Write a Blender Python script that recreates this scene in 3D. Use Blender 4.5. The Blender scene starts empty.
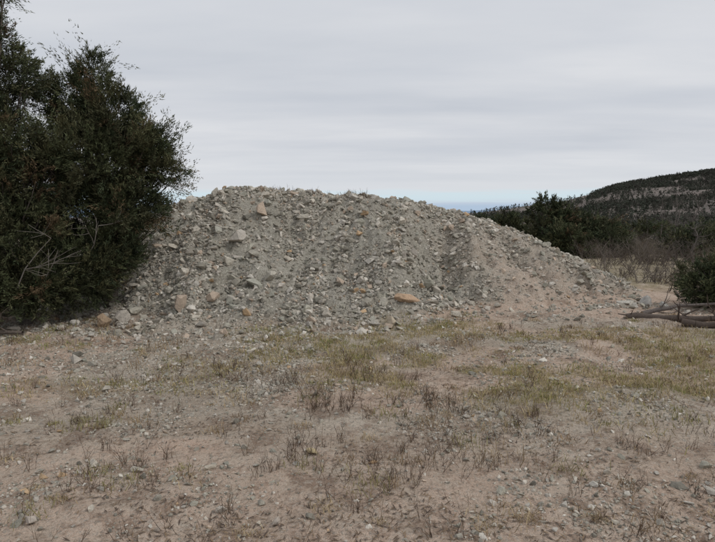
import bpy, bmesh, math, numpy as np
from mathutils import Vector
rng=np.random.default_rng(7)
scene=bpy.context.scene

# ------------------------------------------------------------ noise
def _h(ix,iy,s):
    n=(ix.astype(np.int64)*374761393+iy.astype(np.int64)*668265263+s*1442695041)&0xffffffff
    n=((n^(n>>13))*1274126177)&0xffffffff
    n=(n^(n>>16))&0xffffffff
    return n/4294967295.0
def vnoise(x,y,s=0):
    x=np.asarray(x,float);y=np.asarray(y,float)
    ix=np.floor(x);iy=np.floor(y);fx=x-ix;fy=y-iy
    fx=fx*fx*fx*(fx*(fx*6-15)+10);fy=fy*fy*fy*(fy*(fy*6-15)+10)
    ix=ix.astype(np.int64);iy=iy.astype(np.int64)
    a=_h(ix,iy,s);b=_h(ix+1,iy,s);c=_h(ix,iy+1,s);d=_h(ix+1,iy+1,s)
    return (a*(1-fx)+b*fx)*(1-fy)+(c*(1-fx)+d*fx)*fy
def fbm(x,y,oct=4,s=0):
    t=0;a=.5;tot=0
    for i in range(oct):
        t=t+a*vnoise(x*2**i+17.3*i,y*2**i-9.1*i,s+i);tot+=a;a*=.5
    return t/tot
def sstep(a,b,x):
    t=np.clip((np.asarray(x,float)-a)/(b-a),0,1);return t*t*(3-2*t)

# ------------------------------------------------------------ terrain functions
def base_h(x,y):
    x=np.asarray(x,float);y=np.asarray(y,float)
    near=1-sstep(30,80,np.hypot(x,y))
    z=(fbm(x*.35,y*.35,3,3)-.5)*.16*near
    z=z+(fbm(x*1.6,y*1.6,4,9)-.5)*.10*near
    z=z+(fbm(x*9,y*9,3,21)-.5)*.036*near
    z=z-5.0*sstep(20,90,y)-40*sstep(150,3000,np.hypot(x,y))
    z=z+.25*sstep(-4,-9,x)*sstep(7,12,y)*near
    return z
CX=[-10.5,-8.5,-7,-5.9,-5.1,-4.3,-3.3,-2.0,-.7,1.1,2.13,3.16,4.2,5.25,6.27,7.1,8.0]
CH=[0,.35,.8,1.35,1.90,2.28,2.60,2.54,2.44,2.31,2.12,1.87,1.44,.96,.48,.10,-.05]
BX=[-10,-8,-5,-3,-1,.5,1.7,3,5,8]
BY=[12,10.9,9.9,9.35,9.3,10.0,11.0,11.5,12.0,13.0]
def rills(x,y):
    q=(x-2)+(14.6-y)*-.75+(fbm(x*.9,y*.9,3,68)-.5)*1.1
    rid=np.abs(fbm(q*1.4,y*.3,3,63)-.5)*2
    return (1-sstep(0,.30,rid))*sstep(2,3.0,x)
def mound_h(x,y):
    x=np.asarray(x,float);y=np.asarray(y,float)
    yb=np.interp(x,BX,BY)+(fbm(x*.8,y*.2,3,41)-.5)*1.2
    H=np.interp(x,CX,CH)
    t=(y-yb)/(14.6-yb)
    front=np.interp(t,[-.3,0,.12,.3,.55,.8,.93,1.05,3],[-.08,0,.09,.29,.61,.91,.985,1,1])
    back=np.interp(y,[14.6,16.5,21.5,23],[1,.96,0,-.05])
    m=H*np.minimum(front,back)
    k=sstep(0,.35,m)
    m=m-.65*np.exp(-((x-1.9-(y-13)*.3)/.55)**2-((y-12.9)/1.15)**2)
    m=m+.45*np.exp(-((x-.75-(y-12)*-.25)/.7)**2-((y-12.1)/1.0)**2)
    m=m+.30*np.exp(-((x+3.2)/.8)**2-((y-11.8)/1.4)**2)
    m=m-.28*np.exp(-((x+1.6)/.6)**2-((y-12.2)/1.2)**2)
    cr=1-.75*sstep(13.2,14.4,y)
    m=m+k*cr*((fbm(x*1.6,y*.5,4,51)-.5)*.62+(fbm(x*4,y*3.2,3,57)-.5)*.30)+k*(fbm(x*13,y*13,2,61)-.5)*.09
    m=m-k*cr*.15*rills(x,y)
    edge=(x<-10)|(x>8.2)
    m=np.where(edge,-.06,m)
    return np.maximum(m,-.06)
def surf(x,y):
    return base_h(x,y)+np.maximum(mound_h(x,y),0)*((np.asarray(y)>8.3)&(np.asarray(y)<23))
# masks
def m_grass(x,y):
    n=fbm(x*.9,y*1.1,4,71)
    line=8.15-.56*(x+1)
    g=np.exp(-((y-line)/1.15)**4)*sstep(-2.2,-.6,x)*(.15+.85*sstep(.38,.56,n))*sstep(.30,.42,n)
    g=np.maximum(g,.8*np.exp(-((y-8.6)/.6)**2)*sstep(-1.8,0,x)*(1-sstep(2.2,4,x))*sstep(.42,.58,n))
    g2=np.exp(-((x-1.3)/1.0)**2-((y-9.8)/.7)**2)*sstep(.3,.5,n)
    g3=.30*sstep(5.5,6.5,y)*(1-sstep(9,9.6,y))*(1-sstep(-2,-1,x))*sstep(.56,.68,n)
    g4=.6*sstep(2.6,4,x)*sstep(6,7,y)*(1-sstep(9.0,10.0,y))*sstep(.44,.58,n)
    far=1.*sstep(13.5,15.5,y)*sstep(5,7,x)+.8*sstep(18,25,y)
    return np.clip(np.maximum.reduce([g,g2,g3,g4,far]),0,1)
def m_mound(x,y):
    return sstep(.0,.22,mound_h(x,y))*((y>8.3)&(y<23))
def m_pink(x,y):
    p=sstep(2.4,4.1,x-(12.5-y)*.5+(fbm(x,y,3,81)-.5)*2.6)*sstep(9.6,10.8,y)
    p=p*(1-.5*m_mound(x,y)*sstep(12.6,13.6,y))
    p=np.maximum(p,sstep(.50,.64,fbm(x*.45+3,y*.6,3,85))*(1-m_mound(x,y)))
    p=np.maximum(p,.85*(1-sstep(3.8,5.8,y)))
    return np.clip(p,0,1)*(1-sstep(14.5,17,y))

# ------------------------------------------------------------ mesh helpers
def new_mesh(name,V,F,mat,cols=None,smooth=False,parent=None):
    V=np.asarray(V,np.float32).reshape(-1,3);F=np.asarray(F,np.int32)
    k=F.shape[1]
    me=bpy.data.meshes.new(name)
    me.vertices.add(len(V));me.vertices.foreach_set("co",V.ravel())
    me.loops.add(F.size);me.loops.foreach_set("vertex_index",F.ravel())
    me.polygons.add(len(F))
    me.polygons.foreach_set("loop_start",np.arange(len(F),dtype=np.int32)*k)
    me.polygons.foreach_set("loop_total",np.full(len(F),k,np.int32))
    me.update(calc_edges=True)
    me.polygons.foreach_set("use_smooth",np.full(len(F),smooth))
    if cols is not None:
        c=np.ones((len(V),4),np.float32);c[:,:3]=np.asarray(cols)
        a=me.color_attributes.new("Col",'FLOAT_COLOR','POINT');a.data.foreach_set("color",c.ravel())
    me.materials.append(mat)
    ob=bpy.data.objects.new(name,me);scene.collection.objects.link(ob)
    if parent: ob.parent=parent
    return ob
def grid(xs,ys,zf):
    X,Y=np.meshgrid(xs,ys);Z=zf(X,Y)
    n=len(xs);m=len(ys)
    V=np.stack([X,Y,Z],-1).reshape(-1,3)
    i=np.arange(n*m).reshape(m,n)
    F=np.stack([i[:-1,:-1],i[:-1,1:],i[1:,1:],i[1:,:-1]],-1).reshape(-1,4)
    return V,F
def empty(name,loc=(0,0,0)):
    e=bpy.data.objects.new(name,None);scene.collection.objects.link(e);e.empty_display_size=.2
    return e

# ------------------------------------------------------------ materials
class NT:
    def __init__(s,mat): s.t=mat.node_tree;s.n=s.t.nodes;s.l=s.t.links
    def add(s,ty,**k):
        n=s.n.new(ty)
        for a,b in k.items(): setattr(n,a,b)
        return n
    def noise(s,vec,scale,detail=5,rough=.6):
        n=s.add('ShaderNodeTexNoise');n.inputs['Scale'].default_value=scale;n.inputs['Detail'].default_value=detail
        n.inputs['Roughness'].default_value=rough;s.l.new(vec,n.inputs['Vector']);return n.outputs['Fac']
    def ramp(s,fac,a,b):
        n=s.add('ShaderNodeMapRange');n.inputs[1].default_value=a;n.inputs[2].default_value=b
        n.clamp=True;s.l.new(fac,n.inputs[0]);return n.outputs[0]
    def mix(s,f,a,b,mode='MIX'):
        n=s.add('ShaderNodeMix',data_type='RGBA',blend_type=mode)
        for sock,v in ((n.inputs[0],f),(n.inputs[6],a),(n.inputs[7],b)):
            if isinstance(v,(int,float)): sock.default_value=v
            elif isinstance(v,tuple): sock.default_value=(*v,1)
            else: s.l.new(v,sock)
        return n.outputs[2]
    def math(s,op,a,b=0.):
        n=s.add('ShaderNodeMath',operation=op)
        for sock,v in ((n.inputs[0],a),(n.inputs[1],b)):
            if isinstance(v,(int,float)): sock.default_value=v
            else: s.l.new(v,sock)
        return n.outputs[0]
def mk(name):
    m=bpy.data.materials.new(name);m.use_nodes=True
    b=m.node_tree.nodes['Principled BSDF'];b.inputs['Roughness'].default_value=.92
    b.inputs['Specular IOR Level'].default_value=.15
    return m,NT(m),b

def ground_material():
    m,t,b=mk("dirt_and_gravel")
    tc=t.add('ShaderNodeTexCoord').outputs['Object']
    at=t.add('ShaderNodeAttribute',attribute_name='Col')
    sp=t.add('ShaderNodeSeparateColor');t.l.new(at.outputs['Color'],sp.inputs[0])
    grass,mound,pink=sp.outputs[0],sp.outputs[1],sp.outputs[2]
    n1=t.noise(tc,.9,6,.62);n2=t.noise(tc,4.2,7,.68);n3=t.noise(tc,28,5,.7);n4=t.noise(tc,110,3,.7)
    nd=t.noise(tc,1.7,7,.72)
    soil=t.mix(t.ramp(n1,.38,.62),(.44,.36,.28),(.62,.54,.44))
    soil=t.mix(t.math('MULTIPLY',pink,t.ramp(n2,.25,.6)),soil,(.68,.50,.385))
    soil=t.mix(t.math('MULTIPLY',t.ramp(n2,.54,.64),.75),soil,(.29,.205,.15))
    soil=t.mix(t.math('MULTIPLY',t.ramp(nd,.51,.61),.68),soil,(.25,.165,.115))
    soil=t.mix(t.math('MULTIPLY',t.ramp(n3,.52,.64),.45),soil,(.66,.59,.50))
    soil=t.mix(t.math('MULTIPLY',t.ramp(n3,.47,.36),.55),soil,(.20,.145,.105))
    st=t.mix(t.ramp(n1,.35,.65),(.41,.375,.305),(.54,.505,.43))
    st=t.mix(t.ramp(n2,.4,.65),st,(.40,.38,.315))
    st=t.mix(t.math('MULTIPLY',pink,t.ramp(n2,.25,.5)),st,(.60,.47,.37))
    st=t.mix(t.math('MULTIPLY',t.ramp(nd,.52,.62),.5),st,(.27,.235,.185))
    st=t.mix(t.math('MULTIPLY',t.ramp(n3,.5,.62),.6),st,(.64,.60,.53))
    st=t.mix(t.math('MULTIPLY',t.ramp(n3,.48,.38),.6),st,(.22,.195,.16))
    col=t.mix(mound,soil,st)
    fs=[]
    for sc,am,pk in ((15,.7,.72),(34,.85,.55),(75,.75,.45)):
        v=t.add('ShaderNodeTexVoronoi');v.inputs['Scale'].default_value=sc;t.l.new(tc,v.inputs['Vector'])
        s2=t.add('ShaderNodeSeparateColor');t.l.new(v.outputs['Color'],s2.inputs[0])
        pick=t.math('GREATER_THAN',s2.outputs[0],pk)
        body=t.ramp(t.math('ADD',v.outputs['Distance'],t.math('MULTIPLY',n3,.35)),.52,.46)
        f=t.math('MULTIPLY',t.math('MULTIPLY',pick,body),am)
        f=t.math('MULTIPLY',f,t.ramp(n1 if sc<20 else n2,.40,.52))
        f=t.math('MULTIPLY',f,t.math('SUBTRACT',1.,t.math('MULTIPLY',pink,.5)))
        cc=t.mix(s2.outputs[1],(.30,.27,.225),(.66,.61,.53))
        col=t.mix(f,col,cc);fs.append(f)
    gcol=t.mix(t.ramp(n3,.35,.65),(.21,.18,.09),(.37,.31,.17))
    col=t.mix(t.math('MULTIPLY',t.math('MULTIPLY',grass,t.ramp(n2,.35,.55)),.7),col,gcol)
    col=t.mix(.5,col,t.mix(t.ramp(n4,.3,.7),(.38,.38,.38),(1.1,1.1,1.1)),'MULTIPLY')
    t.l.new(col,b.inputs['Base Color'])
    h=t.math('ADD',t.math('MULTIPLY',n3,.03),t.math('MULTIPLY',n4,.008))
    h=t.math('ADD',h,t.math('MULTIPLY',fs[0],.022));h=t.math('ADD',h,t.math('MULTIPLY',fs[1],.014));h=t.math('ADD',h,t.math('MULTIPLY',fs[2],.007))
    h=t.math('ADD',h,t.math('MULTIPLY',n2,.08))
    bp=t.add('ShaderNodeBump');bp.inputs['Distance'].default_value=1.;bp.inputs['Strength'].default_value=1.
    t.l.new(h,bp.inputs['Height']);t.l.new(bp.outputs[0],b.inputs['Normal'])
    return m
def attr_material(name,rough=.9,nscale=30,namt=.35,bump=.0,transl=False):
    m,t,b=mk(name)
    tc=t.add('ShaderNodeTexCoord').outputs['Object']
    at=t.add('ShaderNodeAttribute',attribute_name='Col').outputs['Color']
    n=t.noise(tc,nscale,5,.65)
    col=t.mix(namt,at,t.mix(t.ramp(n,.3,.7),(.35,.34,.33),(1.15,1.12,1.08)),'MULTIPLY')
    t.l.new(col,b.inputs['Base Color']);b.inputs['Roughness'].default_value=rough
    if bump:
        bp=t.add('ShaderNodeBump');bp.inputs['Distance'].default_value=bump;t.l.new(n,bp.inputs['Height']);t.l.new(bp.outputs[0],b.inputs['Normal'])
    return m
MG=ground_material()
MR=attr_material("stone",.9,22,.5,.02)
MB=attr_material("bark_wood",.95,40,.6,.01)
ML=attr_material("foliage",.85,3,.35)
MGr=attr_material("dry_grass",.9,3,.2)

# ------------------------------------------------------------ ground sheet
def growing(a,b,step,lo,hi,g=1.07):
    c=list(np.arange(a,b+1e-6,step))
    s=step;v=c[-1]
    while v<hi: s*=g;v+=s;c.append(v)
    s=step;v=c[0];pre=[]
    while v>lo: s*=g;v-=s;pre.append(v)
    return np.array(pre[::-1]+c)
xs=growing(-8.5,8.5,.045,-9000,9000,1.08);ys=growing(2.2,13,.045,-300,9000,1.08)
def colmask(V):
    x,y=V[:,0],V[:,1]
    return np.stack([m_grass(x,y)*(1-m_mound(x,y)),m_mound(x,y),m_pink(x,y)],-1)
V,F=grid(xs,ys,base_h)
new_mesh("ground",V,F,MG,colmask(V),True)
xs=np.arange(-10.2,8.4,.036);ys=np.arange(8.6,22.6,.036)
V,F=grid(xs,ys,lambda x,y:base_h(x,y)+mound_h(x,y))
new_mesh("gravel_mound",V,F,MG,colmask(V),True)

# ------------------------------------------------------------ rocks
def hull_rock(seed,n=14,sub=0,flat=.65):
    r=np.random.default_rng(seed)
    p=r.normal(size=(n,3));p/=np.linalg.norm(p,axis=1)[:,None];p*=r.uniform(.75,1.05,(n,1))
    p*=np.array([1,r.uniform(.6,.95),flat*r.uniform(.7,1.2)])
    bm=bmesh.new()
    for q in p: bm.verts.new(q)
    res=bmesh.ops.convex_hull(bm,input=bm.verts)
    loose=[v for v in bm.verts if not v.link_faces]
    bmesh.ops.delete(bm,geom=loose,context='VERTS')
    if sub:
        bmesh.ops.bevel(bm,geom=list(bm.edges),offset=.06,segments=2,affect='EDGES',profile=.6)
        bmesh.ops.triangulate(bm,faces=bm.faces)
        bmesh.ops.subdivide_edges(bm,edges=bm.edges,cuts=1,use_grid_fill=True)
        bmesh.ops.triangulate(bm,faces=bm.faces)
        from mathutils import noise
        for v in bm.verts:
            v.co+=v.co.normalized()*(noise.fractal(v.co*2.5+Vector((seed,0,0)),1,2,4)*.09)
    bmesh.ops.triangulate(bm,faces=bm.faces)
    bm.verts.ensure_lookup_table();bm.verts.index_update()
    V=np.array([v.co[:] for v in bm.verts]);F=np.array([[v.index for v in f.verts] for f in bm.faces])
    bm.free();return V,F
TEMPL=[hull_rock(100+i,int(9+i%6)) for i in range(16)]
def rotmats(n,r,tilt=.5):
    a=r.uniform(0,2*np.pi,n);b=r.normal(0,tilt,n);c=r.normal(0,tilt,n)
    def R(ax,t):
        M=np.zeros((n,3,3));i,j=[(1,2),(0,2),(0,1)][ax]
        M[:,ax,ax]=1;M[:,i,i]=np.cos(t);M[:,j,j]=np.cos(t);M[:,i,j]=-np.sin(t);M[:,j,i]=np.sin(t);return M
    return R(0,b)@R(1,c)@R(2,a)
def scatter(name,x,y,s,cols,sink=.25,tilt=.5):
    n=len(x);z=surf(x,y)+s*(.35-sink)
    R=rotmats(n,rng,tilt);st=rng.uniform(.75,1.35,(n,3))*s[:,None]
    which=rng.integers(0,len(TEMPL),n)
    Vs=[];Fs=[];Cs=[];off=0
    for k,(tv,tf) in enumerate(TEMPL):
        ix=np.where(which==k)[0]
        if len(ix)==0: continue
        v=np.einsum('nij,nmj->nmi',R[ix],tv[None]*st[ix][:,None,:])
        v+=np.stack([x[ix],y[ix],z[ix]],-1)[:,None,:]
        f=tf[None]+(np.arange(len(ix))*len(tv))[:,None,None]+off
        Vs.append(v.reshape(-1,3));Fs.append(f.reshape(-1,3));Cs.append(np.repeat(cols[ix],len(tv),0));off+=len(ix)*len(tv)
    return new_mesh(name,np.concatenate(Vs),np.concatenate(Fs),MR,np.concatenate(Cs))
PAL=np.array([[.55,.505,.43],[.46,.43,.365],[.41,.39,.325],[.67,.63,.56],[.53,.43,.34],[.30,.28,.235],[.57,.525,.46],[.42,.41,.35],[.56,.40,.25]])
PW=np.array([.2,.18,.12,.16,.07,.10,.12,.06,.012]);PW/=PW.sum()
def rockcols(n,bright=1.):
    return PAL[rng.choice(len(PAL),n,p=PW)]*rng.uniform(.68,1.17,(n,1))*bright
def rubble_density(x,y):
    q=x+np.where(x>1,(14.6-y)*-.6,(14.6-y)*.1)
    st=fbm(q*1.6,y*.55,4,91)
    return .24+.9*sstep(.40,.57,st)
N=125000
x=rng.uniform(-9.5,8,N);y=rng.uniform(8.8,15.6,N)
mm=m_mound(x,y);pk=m_pink(x,y)
keep=rng.random(N)<mm*(1-.75*pk*sstep(1.5,3,x))*rubble_density(x,y)*(1-.3*rills(x,y))
x,y=x[keep],y[keep];n=len(x)
s=np.clip(np.exp(rng.normal(np.log(.024),.58,n)),.009,.13)
scatter("mound_rubble",x,y,s,rockcols(n),.12)
N=3200
x=rng.uniform(-8.5,7,N);y=rng.uniform(9.0,15,N)
keep=rng.random(N)<m_mound(x,y)*(1-.8*m_pink(x,y))*(.2+sstep(.42,.58,fbm(x*.9,y*.9,3,95)))
x,y=x[keep],y[keep];n=len(x)
scatter("mound_blocks",x,y,np.clip(np.exp(rng.normal(np.log(.066),.42,n)),.04,.21),rockcols(n,1.0),.08,.45)
N=1200
x=rng.uniform(-8,6.5,N);y=np.interp(x,BX,BY)+rng.normal(-.15,.5,N)
n=len(x);scatter("toe_stones",x,y,np.clip(np.exp(rng.normal(np.log(.036),.5,n)),.02,.12),rockcols(n,1.0),.1,.35)
N=95000
y=2.4+rng.random(N)**1.25*10;x=rng.uniform(-1,1,N)*(y*.72+.5)
cl=fbm(x*1.1,y*1.1,4,97)
keep=(rng.random(N)<(.08+.9*sstep(.45,.61,cl)+.5*sstep(5,8,y)*sstep(1,-2,x))*(1-.7*m_grass(x,y))*(1-.45*m_pink(x,y)))&(m_mound(x,y)<.5)
x,y=x[keep],y[keep];n=len(x)
s=np.clip(np.exp(rng.normal(np.log(.009),.55,n)),.003,.05)*(1+.09*(y-3))
scatter("gravel",x,y,s,rockcols(n,1.0),.18)
N=1000
y=3+rng.random(N)**.8*8;x=rng.uniform(-1,1,N)*(y*.7+.5)
k=(rng.random(N)<(.25+.75*sstep(0,-2,x)))&(m_mound(x,y)<.3);x,y=x[k],y[k];n=len(x)
scatter("loose_stones",x,y,np.exp(rng.normal(np.log(.027),.45,n)),rockcols(n,.95),.22,.25)
def boulder(name,x,y,size,col,seed,rz=0,sink=.25):
    V,F=hull_rock(seed,16,1,1.0)
    V=V*np.array(size)*.5
    c,s_=math.cos(rz),math.sin(rz);V=V@np.array([[c,s_,0],[-s_,c,0],[0,0,1]])
    V+=np.array([x,y,float(surf(np.array([x]),np.array([y]))[0])+size[2]*(.5-sink)])
    return new_mesh(name,V,F,MR,np.tile(np.array(col)*1.4,(len(V),1)))
boulder("sandstone_slab",.98,10.9,(.66,.5,.28),(.38,.27,.185),5,.1,.05)
for i,(bx,by,sz,c) in enumerate([(.62,10.15,(.22,.2,.3),(.42,.36,.28)),(1.95,11.75,(.36,.3,.26),(.24,.24,.2)),(1.45,11.7,(.4,.3,.24),(.25,.24,.2)),
    (-1.25,13.1,(.5,.3,.2),(.3,.28,.24)),(-.3,12.5,(.24,.2,.22),(.38,.35,.3)),(.05,12.9,(.25,.2,.18),(.33,.32,.27)),(.45,12.6,(.22,.2,.16),(.40,.37,.32)),
    (-4.45,9.7,(.34,.32,.44),(.30,.22,.15)),(-4.2,9.9,(.3,.3,.3),(.34,.31,.27)),(-5.3,10.4,(.35,.3,.25),(.32,.29,.25)),(6.1,11.7,(.34,.28,.34),(.33,.32,.30)),(6.35,11.5,(.28,.24,.22),(.30,.29,.27)),
    (5.75,11.9,(.42,.28,.2),(.38,.36,.32)),(6.5,10.9,(.3,.2,.14),(.36,.34,.3)),(-2.1,3.42,(.13,.12,.08),(.34,.30,.26)),(-1.15,4.2,(.15,.08,.05),(.38,.34,.28)),
    (-.38,4.5,(.16,.12,.05),(.38,.31,.19)),(.13,4.35,(.1,.08,.04),(.40,.28,.17)),(-.52,3.42,(.09,.08,.07),(.33,.29,.25)),(1.95,10.9,(.3,.24,.2),(.36,.33,.28)),(-3.4,13.6,(.28,.2,.3),(.33,.31,.27)),
    (-3.9,7.2,(.16,.12,.07),(.42,.37,.32)),(-5.8,9.3,(.3,.25,.18),(.36,.32,.27)),(2.6,11.4,(.24,.2,.15),(.33,.3,.26)),(.3,10.0,(.26,.2,.16),(.34,.32,.28)),
    (-4.1,10.2,(.34,.28,.22),(.33,.31,.26)),(-3.6,10.6,(.3,.24,.22),(.36,.34,.29)),(-2.4,10.4,(.26,.22,.2),(.33,.31,.27)),(-5.0,9.3,(.28,.22,.16),(.36,.33,.28))]):
    boulder("boulder",bx,by,sz,c,20+i,i*1.3)

# ------------------------------------------------------------ grass & weeds
def blades(bx,by,bz,h,w,lean,ang,cols):
    n=len(bx);dx=np.cos(ang);dy=np.sin(ang)
    rot=rng.uniform(0,np.pi,n);px=np.cos(rot)*w;py=np.sin(rot)*w
    b=np.stack([bx,by,bz],-1);P=np.stack([px,py,px*0],-1)
    mid=b+np.stack([dx*lean*.35*h,dy*lean*.35*h,h*.6],-1)
    tip=b+np.stack([dx*lean*h,dy*lean*h,h*np.clip(1.05-lean*.4,.2,1)],-1)
    V=np.stack([b-P,b+P,mid+P*.7,mid-P*.7,tip],1)
    o=(np.arange(n)*5)[:,None,None]
    F=(np.array([[0,1,2],[0,2,3],[3,2,4]])[None]+o).reshape(-1,3)
    return V.reshape(-1,3),F,np.repeat(cols,5,0)
def tufts(name,tx,ty,nb,hh,spread,pal,w=.0028):
    n=len(tx);idx=np.repeat(np.arange(n),nb);k=len(idx)
    sc=np.clip(np.exp(rng.normal(0,.4,n)),.4,2.2)[idx]
    bx=tx[idx]+rng.normal(0,spread,k)*sc;by=ty[idx]+rng.normal(0,spread,k)*sc;bz=surf(bx,by)-.005
    pal=np.array(pal);c=pal[rng.integers(0,len(pal),n)][idx]*rng.uniform(.6,1.2,(k,1))
    V,F,C=blades(bx,by,bz,hh*sc*rng.uniform(.3,1.15,k),w*(1+.1*(by-3))*rng.uniform(.7,1.2,k),rng.uniform(.1,1.4,k),rng.uniform(0,6.28,k),c)
    return new_mesh(name,V,F,MGr,C)
N=19000
y=3.6+rng.random(N)*8.2;x=rng.uniform(-1,1,N)*(y*.72+.3)
k=rng.random(N)<m_grass(x,y)*.55*(1-.7*m_mound(x,y));x,y=x[k],y[k]
tufts("grass",x,y,22,.062,.065,[(.37,.33,.13),(.43,.36,.17),(.52,.42,.24),(.29,.30,.11),(.48,.38,.22),(.40,.31,.18)])
N=200
y=3.3+rng.random(N)*8;x=rng.uniform(-1,1,N)*(y*.72+.3)
k=(m_mound(x,y)<.3);x,y=x[k],y[k]
tufts("dry_grass_tufts",x,y,60,.075,.07,[(.46,.36,.22),(.40,.30,.18),(.33,.24,.15),(.30,.27,.12)])

class Tube:
    def __init__(s): s.V=[];s.F=[];s.C=[];s.o=0
    def seg(s,p,q,r0,r1,col,k=3):
        p=np.asarray(p,float);q=np.asarray(q,float);d=q-p;L=np.linalg.norm(d)
        if L<1e-6:return
        d/=L;a=np.cross(d,[0,0,1.]) if abs(d[2])<.9 else np.cross(d,[1.,0,0]);a/=np.linalg.norm(a);b=np.cross(d,a)
        t=np.arange(k)*2*np.pi/k;ring=np.cos(t)[:,None]*a+np.sin(t)[:,None]*b
        s.V.append(np.concatenate([p+ring*r0,q+ring*r1]))
        i=np.arange(k);j=(i+1)%k
        s.F.append(np.stack([i,j,j+k,i+k],-1)+s.o);s.C.append(np.tile(col,(2*k,1)));s.o+=2*k
    def path(s,P,r0,r1,col,k=5):
        n=len(P)-1
        for i in range(n): s.seg(P[i],P[i+1],r0+(r1-r0)*i/n,r0+(r1-r0)*(i+1)/n,col,k)
    def build(s,name,mat,parent=None):
        return new_mesh(name,np.concatenate(s.V),np.concatenate(s.F),mat,np.concatenate(s.C),True,parent)
def branch(T,p,d,L,r,depth,col,rr,wig=.35,kids=3,k=3,up=.1):
    n=3;P=[p]
    for i in range(n):
        d=d+rr.normal(0,wig*.4,3);d[2]+=up*.3;d/=np.linalg.norm(d);P.append(P[-1]+d*L/n)
    T.path(P,r,r*.45,col,k)
    if depth>0:
        for i in range(kids):
            j=rr.integers(1,n+1);nd=d+rr.normal(0,.6,3);nd[2]=abs(nd[2])*.7+up;nd/=np.linalg.norm(nd)
            branch(T,P[j],nd,L*rr.uniform(.45,.75),r*.5,depth-1,col,rr,wig,kids,k,up)
T=Tube();N=230
y=3.2+rng.random(N)**1.1*7;x=rng.uniform(-1,1,N)*(y*.66)
cxs=[(-.45,4.35,18),(.3,4.2,16),(-1.9,4.2,10),(.75,4.6,20),(-.2,5.6,26),(.9,5.7,22),(-.9,6.4,18),(1.6,5.2,12),(0,7,24),(-1.6,7,14),(2.4,4.6,10),(-2.6,5.4,8)]
x=np.concatenate([x]+[rng.normal(a,.22,c) for a,b,c in cxs]);y=np.concatenate([y]+[rng.normal(b,.2,c) for a,b,c in cxs])
x=np.concatenate([x,rng.uniform(-2.2,.3,40)]);y=np.concatenate([y,rng.uniform(13.8,14.8,40)])
z=surf(x,y)
for a,b,c in zip(x,y,z):
    big=rng.random()<.25
    for q in range(rng.integers(2,6) if not big else rng.integers(6,12)):
        d=np.array([rng.normal(0,.35),rng.normal(0,.35),1.]);d/=np.linalg.norm(d)
        col=np.array([(.13,.085,.06),(.19,.13,.09),(.10,.07,.055),(.26,.20,.14)][rng.integers(0,4)])
        branch(T,np.array([a+rng.normal(0,.025),b+rng.normal(0,.025),c-.01]),d,rng.uniform(.05,.14)*(1.2 if not big else 1),.0019*(1+.12*(b-3)),1,col,rng,.3,3,3,.3)
T.build("dead_weeds",MB)
N=26000
y=2.6+rng.random(N)**1.2*8.5;x=rng.uniform(-1,1,N)*(y*.7+.3)
k=rng.random(N)<(.05+.95*sstep(.50,.60,fbm(x*1.6,y*1.8,4,131)));x,y=x[k],y[k];n=len(x)
a=rng.uniform(0,6.28,n);L=rng.uniform(.008,.035,n);w=L*.18;z=surf(x,y)+.008
d=np.stack([np.cos(a)*L,np.sin(a)*L,rng.normal(0,.008,n)],-1);pz=np.stack([-np.sin(a)*w,np.cos(a)*w,a*0],-1);c0=np.stack([x,y,z],-1)
V=np.stack([c0-d,c0+pz,c0+d,c0-pz],1).reshape(-1,3);F=np.arange(4*n).reshape(-1,4)
new_mesh("plant_litter",V,F,MGr,np.repeat(np.array([(.14,.10,.07),(.24,.17,.11),(.10,.075,.06)])[rng.integers(0,3,n)],4,0))

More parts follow.
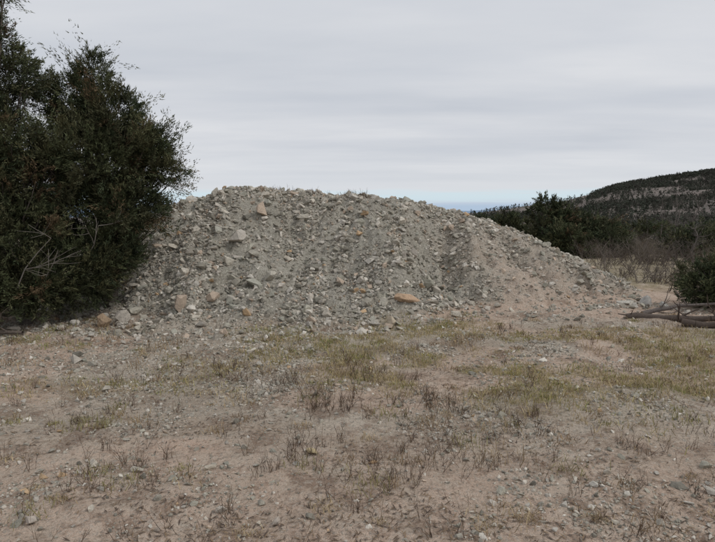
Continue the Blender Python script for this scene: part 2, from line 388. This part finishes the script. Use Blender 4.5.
# ------------------------------------------------------------ evergreens
def unit(v): return v/(np.linalg.norm(v,axis=-1,keepdims=True)+1e-9)
def foliage(lobes,nclump,nplume,nsprig,csize,slen,swid,tint=1.,dead=.04):
    """clumps -> plumes (short twigs) -> narrow scale-leaf sprays along each twig"""
    lob=np.array([[*c,*r] for c,r in lobes]);vol=(lob[:,3]*lob[:,4]*lob[:,5])**.7
    w=rng.choice(len(lob),nclump,p=vol/vol.sum())
    d=unit(rng.normal(size=(nclump,3)))
    rad=rng.uniform(.35,1.0,nclump)**.6
    out=rng.random(nclump)<.10
    rad=np.where(out,rng.uniform(1.05,1.28,nclump),rad)
    C=lob[w,:3]+d*rad[:,None]*lob[w,3:]
    C[:,2]=np.maximum(C[:,2],surf(C[:,0],C[:,1])+.12)
    outd=unit((C-lob[w,:3])/lob[w,3:])
    cs=csize*np.clip(np.exp(rng.normal(0,.33,nclump)),.5,1.8)
    pi=np.repeat(np.arange(nclump),nplume);m=len(pi)
    pd=unit(outd[pi]*.8+np.array([0,0,.45])+rng.normal(0,.42,(m,3)))
    p0=C[pi]+rng.normal(0,.26,(m,3))*cs[pi][:,None]
    pl=cs[pi]*rng.uniform(.55,1.35,m)
    i=np.repeat(np.arange(m),nsprig);k=len(i)
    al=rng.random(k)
    thick=(.26*(1-.8*al)+.03)
    P=p0[i]+pd[i]*(al*pl[i])[:,None]+rng.normal(0,1,(k,3))*(thick*pl[i]*.5)[:,None]
    dd=unit(pd[i]*1.0+rng.normal(0,.36,(k,3)))
    sd=unit(np.cross(dd,rng.normal(size=(k,3))))
    L=slen*rng.uniform(.5,1.3,k);W=swid*rng.uniform(.6,1.3,k)
    V=np.stack([P-sd*W[:,None],P+sd*W[:,None],P+dd*L[:,None]],1).reshape(-1,3)
    F=np.arange(3*k).reshape(-1,3)
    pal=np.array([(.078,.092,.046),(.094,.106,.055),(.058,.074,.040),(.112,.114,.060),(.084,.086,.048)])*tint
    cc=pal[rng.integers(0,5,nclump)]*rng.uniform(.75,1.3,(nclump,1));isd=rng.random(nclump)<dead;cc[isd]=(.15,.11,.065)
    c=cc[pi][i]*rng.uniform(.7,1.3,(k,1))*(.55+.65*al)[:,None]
    return V,F,np.repeat(c,3,0),C
def evergreen(name,base,lobes,nclump,nplume,nsprig,csize,slen,swid,trunk_r=.12,tint=1.,dead=.04,bark=(.15,.13,.115)):
    e=empty(name)
    V,F,C,cen=foliage(lobes,nclump,nplume,nsprig,csize,slen,swid,tint,dead)
    new_mesh("foliage",V,F,ML,C,False,e)
    T=Tube();bx,by=base;bz=float(surf(np.array([bx]),np.array([by]))[0])-.05
    top=np.array(max(lobes,key=lambda l:l[0][2])[0]);b0=np.array([bx,by,bz])
    n=8;tr=[b0+(top-b0)*t+np.array([math.sin(t*5+bx)*.1,math.cos(t*4)*.1,0])*(1 if 0<t<1 else 0) for t in np.linspace(0,1,n)]
    T.path(tr,trunk_r,trunk_r*.1,bark,8)
    sel=rng.choice(len(cen),min(len(cen),130),replace=False)
    for q in sel:
        c=cen[q];h=np.clip((c[2]-bz)*.65/(top[2]-bz),.05,.95);k=h*(n-1);i0=int(k);st=tr[i0]+(tr[min(i0+1,n-1)]-tr[i0])*(k-i0)
        mid=(st+c)/2+rng.normal(0,.08,3)+np.array([0,0,-.08])
        L=np.linalg.norm(c-st);T.path([st,st*.5+mid*.5+rng.normal(0,.03,3),mid,mid*.4+c*.6+rng.normal(0,.04,3),c],.01+.012*L,.005,bark,5)
    T.build("trunk_and_limbs",MB,e)
    return e
evergreen("juniper_tree",(-6.8,10.2),[((-6.2,10,5.75),(.28,.3,.42)),((-6.6,10,5.3),(.5,.5,.5)),((-6.5,10,4.9),(.6,.6,.5)),((-6.15,10,4.3),(.7,.7,.45)),((-7.0,10,3.8),(1.2,1.0,.95)),((-7.0,9.9,2.6),(1.5,1.2,1.1)),((-6.6,9.8,1.5),(1.4,1.1,1.0)),((-6.1,9.7,3.1),(.8,.7,.65)),((-6.6,9.4,.7),(1.1,.8,.5))],740,10,36,.27,.062,.0085)
evergreen("juniper_tree",(-4.9,11.0),[((-5.0,10.8,4.55),(.30,.35,.30)),((-5.35,10.8,4.05),(.48,.5,.48)),((-4.65,10.8,3.8),(.55,.6,.48)),((-4.1,10.7,3.2),(.55,.6,.36)),((-3.85,10.7,2.8),(.38,.5,.26)),((-4.9,10.6,3.0),(.95,1.0,.75)),((-4.3,10.6,2.1),(.58,.7,.45)),((-5.0,10.5,1.9),(.95,.8,.7)),((-5.3,10.3,1.0),(.85,.7,.6)),((-4.6,10.5,1.2),(.45,.5,.35))],740,10,36,.24,.062,.0085)
evergreen("juniper_tree",(-5.9,9.8),[((-5.9,9.6,1.6),(.8,.7,.7)),((-5.7,9.9,2.6),(.75,.7,.6)),((-6.3,9.3,.8),(.9,.6,.5)),((-5.5,9.6,.8),(.6,.5,.45))],270,10,36,.25,.062,.0085,.10,.95,.12)
T=Tube();r2=np.random.default_rng(5)
for p,d,L in (((-5.2,9.2,.8),(.5,-.2,.6),.8),((-4.7,9.8,1.3),(.6,-.3,.5),.6),((-5.5,9.0,.8),(.5,-.2,.9),1.0)):
    d=np.array(d);d/=np.linalg.norm(d);branch(T,np.array(p),d,L,.012,2,(.30,.275,.25),r2,.3,3,4,.02)
T.build("dead_branches",MB)
far=[((9.3,28),2.9,.95),((10.1,28.4),2.5,.8),((10.8,28.6),2.15,.9),((11.7,28.5),1.8,.9),((12.7,29),1.5,1.0),((7.2,33),1.9,1.0),((8.3,31),2.1,.9),((13.8,31),1.3,.9),((9.9,26.5),1.3,1.0),((11.6,27),.9,1.0)]
for (fx,fy),top,r in far:
    b=float(surf(np.array([fx]),np.array([fy]))[0]);H=top-b
    lob=[((fx+rng.normal(0,.1),fy,b+H*.87),(r*.42,r*.42,H*.10)),((fx+rng.normal(0,.2),fy,b+H*.68),(r*.75,r*.75,H*.16)),((fx+rng.normal(0,.3),fy,b+H*.42),(r,r,H*.2)),((fx+rng.normal(0,.3),fy,b+H*.2),(r*.9,r*.9,H*.18))]
    evergreen("juniper_tree",(fx,fy),lob,150,7,20,.32,.12,.025,.12,.9)
evergreen("juniper_shrub",(7.4,11.7),[((7.4,11.7,.45),(.55,.5,.42)),((7.75,11.8,.65),(.5,.5,.45)),((7.1,11.5,.3),(.35,.35,.25))],190,9,26,.17,.050,.010,.05,1.15)

# ------------------------------------------------------------ logs
def log(name,P,r0,r1,col,stubs=3,seed=1):
    T=Tube();rr=np.random.default_rng(seed);P=[np.array(p,float) for p in P]
    for p in P: p[2]+=float(surf(np.array([p[0]]),np.array([p[1]]))[0])
    Q=[]
    for i in range(len(P)-1):
        for t in (0,.25,.5,.75): Q.append(P[i]*(1-t)+P[i+1]*t+rr.normal(0,r0*.18,3))
    Q.append(P[-1]);n=len(Q)-1
    for i in range(n):
        a=r0+(r1-r0)*i/n;b=r0+(r1-r0)*(i+1)/n
        T.seg(Q[i],Q[i+1],a*rr.uniform(.9,1.1),b*rr.uniform(.9,1.1),col,9)
    T.seg(Q[0]+(Q[0]-Q[1])*.01,Q[0],.001,r0,(.3,.24,.18),9)
    for i in range(stubs):
        j=rr.integers(1,n);d=rr.normal(0,1,3);d[2]=abs(d[2]);d/=np.linalg.norm(d);branch(T,Q[j],d,.35,r1*.5,1,col,rr,.3,2,5)
    return T.build(name,MB)
log("fallen_log",[(5.1,10.5,.05),(5.9,10.2,.06),(6.9,9.9,.07)],.075,.045,(.13,.105,.09),5,2)
log("fallen_log",[(5.7,9.7,.05),(6.3,9.3,.05),(6.9,8.9,.06)],.07,.04,(.12,.095,.08),4,4)
log("fallen_log",[(5.5,10.7,.05),(6.3,10.9,.15),(7.2,11.0,.2)],.045,.025,(.15,.13,.12),5,5)
log("fallen_log",[(-7.2,9.0,.05),(-6.3,8.9,.06),(-5.4,8.9,.05)],.05,.03,(.16,.13,.11),4,6)

# ------------------------------------------------------------ hill
EA=[-.9,-.45,-.1,.1,.22,.30,.36,.43,.46,.505,.575,.64,.9,1.4]
EE=[-.01,-.004,-.002,-.003,.001,.012,.020,.036,.046,.053,.064,.071,.10,.11]
def hill_h(x,y):
    a=x/np.maximum(y,1);E=np.interp(a,EA,EE)
    r=y;crest=700.
    t=np.clip((r-70)/(crest-70),0,1)
    zc=2+E*crest
    prof=np.interp(t,[0,.1,.3,.5,.62,.8,.93,1],[0,.06,.17,.34,.42,.78,.95,1])
    z=-8+(zc+8)*prof
    z=z+(fbm(x*.012,y*.008,4,201)-.5)*16*sstep(.05,.5,t)*(1-sstep(.7,1,t))*sstep(.15,.4,a)
    z=z+(fbm(x*.05,y*.05,3,205)-.5)*3*sstep(.05,.3,t)*sstep(.15,.4,a)
    z=z-(np.maximum(r-crest,0))*.12
    return z
hx=np.linspace(-300,900,400);hy=np.concatenate([np.linspace(70,300,160),np.linspace(303,1000,160)])
V,F=grid(hx,hy,hill_h)
m,t,b=mk("hillside_scrub")
tc=t.add('ShaderNodeTexCoord').outputs['Object']
n1=t.noise(tc,.012,6,.6);n2=t.noise(tc,.11,6,.7)
c=t.mix(t.ramp(n1,.38,.62),(.15,.125,.115),(.21,.175,.155))
c=t.mix(t.ramp(n2,.48,.60),c,(.11,.10,.085));c=t.mix(t.math('MULTIPLY',t.ramp(n2,.46,.36),.6),c,(.25,.215,.19))
t.l.new(c,b.inputs['Base Color'])
new_mesh("hill",V,F,m,None,True)
mx=np.linspace(-4500,3500,160);my=np.linspace(5200,6400,12)
V,F=grid(mx,my,lambda x,y:-60+ (60+np.interp(x,[-4500,-2200,-1700,-900,0,900,1500,3500],[60,85,75,40,30,40,25,10])+(fbm(x*.002,y*0,4,7)-.5)*45)*sstep(5200,5600,y))
m,t,b=mk("hazy_mesa")
tc=t.add('ShaderNodeTexCoord').outputs['Object'];t.l.new(t.mix(t.noise(tc,.004),(.20,.28,.40),(.26,.35,.46)),b.inputs['Base Color'])  # distance haze painted into the bluish base colour, no volume
new_mesh("distant_mesa",V,F,m,None,True)
N=42000
yy=110+rng.random(N)**.8*600;aa=rng.uniform(.2,.85,N);xx=aa*yy
tt=(yy-70)/630
cl=fbm(xx*.018,yy*.012,4,211)
dens=.05*sstep(.4,.6,cl)+1.0*sstep(.70,.80,tt)*sstep(.40,.45,aa)*sstep(.22,.42,cl)+.30*sstep(.60,.66,cl)*(tt<.75)+.45*np.exp(-((tt-.45)/.06)**2)*sstep(.38,.5,cl)
k=rng.random(N)<dens;xx,yy=xx[k],yy[k];n=len(xx);zz=hill_h(xx,yy)
q=24;i=np.repeat(np.arange(n),q);kk=len(i);H=rng.uniform(1.8,4.4,n)*np.clip(.5+yy/900,.5,1.2)
hh=rng.random(kk);rr_=(1-hh*.75)*H[i]*.36
P=np.stack([xx[i]+rng.normal(0,.6,kk)*rr_,yy[i]+rng.normal(0,.6,kk)*rr_,zz[i]+hh*H[i]],-1)
tri=rng.normal(0,1,(kk,3,3))*(H[i]*.12)[:,None,None]
V=(P[:,None,:]+tri).reshape(-1,3);F=np.arange(3*kk).reshape(-1,3)
C=np.repeat((np.array([(.058,.068,.05),(.068,.073,.056),(.076,.072,.06)])[rng.integers(0,3,n)])[i]*rng.uniform(.7,1.2,(kk,1)),3,0)
new_mesh("hillside_trees",V,F,ML,C)
T=Tube();rb=np.random.default_rng(11)
cnt=0
while cnt<300:
    yv=rb.uniform(15,75) if cnt>110 else rb.uniform(14.2,26);av=rb.uniform(.40,.80)
    xv=av*yv
    if mound_h(np.array([xv]),np.array([yv]))[0]>.03 and yv<23: continue
    if yv<16 and av<.5: continue
    zv=float(surf(np.array([xv]),np.array([yv]))[0]);cnt+=1
    Hh=rb.uniform(.5,1.2)*(1+yv/60);g=rb.uniform(.7,1.15)
    if yv<20: Hh*=.7
    col=np.array([(.20,.17,.15),(.16,.13,.115),(.23,.20,.175),(.18,.15,.11)][rb.integers(0,4)])*g
    for s_ in range(rb.integers(5,9)):
        d=np.array([rb.normal(0,.6),rb.normal(0,.6),1.]);d/=np.linalg.norm(d)
        branch(T,np.array([xv+rb.normal(0,.2),yv+rb.normal(0,.2),zv-.05]),d,Hh*.5,.006+yv*.0003,2,col,rb,.4,3,3,.2)
T.build("bare_brush",MB)
for (dx,dy,dh) in ((14.2,25,2.4),(15.6,26,2.9),(18.5,33,3.6),(13.2,22,1.8),(20.5,38,3.8)):
    T=Tube();zv=float(surf(np.array([dx]),np.array([dy]))[0]);rr=np.random.default_rng(int(dx*10))
    P=[np.array([dx,dy,zv-.1])]
    for i in range(6): P.append(P[-1]+np.array([rr.normal(0,.08),rr.normal(0,.08),dh/6]))
    col=(.17,.15,.14);T.path(P,.045,.01,col,6)
    for i in range(26):
        j=rr.integers(1,7);d=np.array([rr.normal(),rr.normal(),rr.uniform(.1,.7)]);d/=np.linalg.norm(d)
        branch(T,P[j],d,dh*.28*(1.15-j/8),.011,2,col,rr,.5,3,3,.15)
    T.build("dead_tree",MB)
for (fx,fy,H,r) in ((14.2,24,1.3,.9),(17.5,27,1.5,1.1),(12.6,33,1.8,1.2),(19,38,2.4,1.5),(24,44,2.8,1.6),(15.5,40,2.4,1.5),(28,55,3,1.8),(21,52,3,1.9),(30,48,3,1.6),(16,36,2.0,1.2),(23,36,2.0,1.3),(36,62,3.4,2),(26,64,3.4,2.2)):
    b=float(surf(np.array([fx]),np.array([fy]))[0])
    evergreen("juniper_shrub",(fx,fy),[((fx,fy,b+H*.5),(r,r,H*.45)),((fx+.3*r,fy,b+H*.75),(r*.5,r*.5,H*.25))],60,6,14,.3,.12,.03,.05,.9)

# ------------------------------------------------------------ sky
w=bpy.data.worlds.new("World");scene.world=w;w.use_nodes=True
class W: node_tree=w.node_tree
t=NT(W);bg=w.node_tree.nodes['Background'];bg.inputs['Strength'].default_value=.1
SE,SR=math.radians(48),math.radians(105)
sky=t.add('ShaderNodeTexSky');sky.sky_type='NISHITA';sky.sun_disc=False;sky.sun_elevation=SE;sky.sun_rotation=SR
g=t.add('ShaderNodeTexCoord').outputs['Generated'];s=t.add('ShaderNodeSeparateXYZ');t.l.new(g,s.inputs[0])
el=s.outputs[2];dn=t.math('ADD',t.math('MAXIMUM',el,0.),.06)
cb=t.add('ShaderNodeCombineXYZ');t.l.new(t.math('DIVIDE',s.outputs[0],dn),cb.inputs[0]);t.l.new(t.math('DIVIDE',s.outputs[1],dn),cb.inputs[1])
mp=t.add('ShaderNodeMapping');mp.inputs['Rotation'].default_value=(0,0,.25);mp.inputs['Scale'].default_value=(.30,.7,1);t.l.new(cb.outputs[0],mp.inputs[0])
n1=t.noise(mp.outputs[0],.8,6,.5);n2=t.noise(mp.outputs[0],2.4,5,.55)
c=t.mix(t.ramp(n1,.34,.66),(5.4,5.75,6.35),(7.6,7.7,7.95))
c=t.mix(t.math('MULTIPLY',t.ramp(n2,.4,.7),.35),c,(5.7,6.05,6.7))
e2=t.math('ADD',el,t.math('MULTIPLY',t.math('SUBTRACT',n2,.5),.02))
strip=t.math('MULTIPLY',t.ramp(e2,.016,.024),t.ramp(e2,.042,.032))
clear=t.mix(.2,(6.6,8.2,9.2),sky.outputs[0])
c=t.mix(t.ramp(el,.03,.12),(6.9,7.15,7.5),c)
c=t.mix(t.ramp(el,.012,.028),(4.4,5.5,6.9),c)
c=t.mix(t.math('MULTIPLY',strip,.85),c,clear)
t.l.new(c,bg.inputs['Color'])
L=bpy.data.lights.new("sun",'SUN');L.energy=1.2;L.angle=math.radians(11);L.color=(1,.96,.90)
so=bpy.data.objects.new("sun",L);scene.collection.objects.link(so)
dv=Vector((math.sin(SR)*math.cos(SE),math.cos(SR)*math.cos(SE),math.sin(SE)))
so.rotation_euler=dv.to_track_quat('Z','Y').to_euler()

cam=bpy.data.cameras.new("camera");co=bpy.data.objects.new("camera",cam);scene.collection.objects.link(co)
cam.sensor_width=36;cam.lens=36*561/715;cam.clip_end=20000;cam.clip_start=.05
co.location=(0,0,2.0);co.rotation_euler=(math.radians(90-5.9),0,0);scene.camera=co
scene.view_settings.view_transform='Standard';scene.view_settings.look='None';scene.view_settings.exposure=0
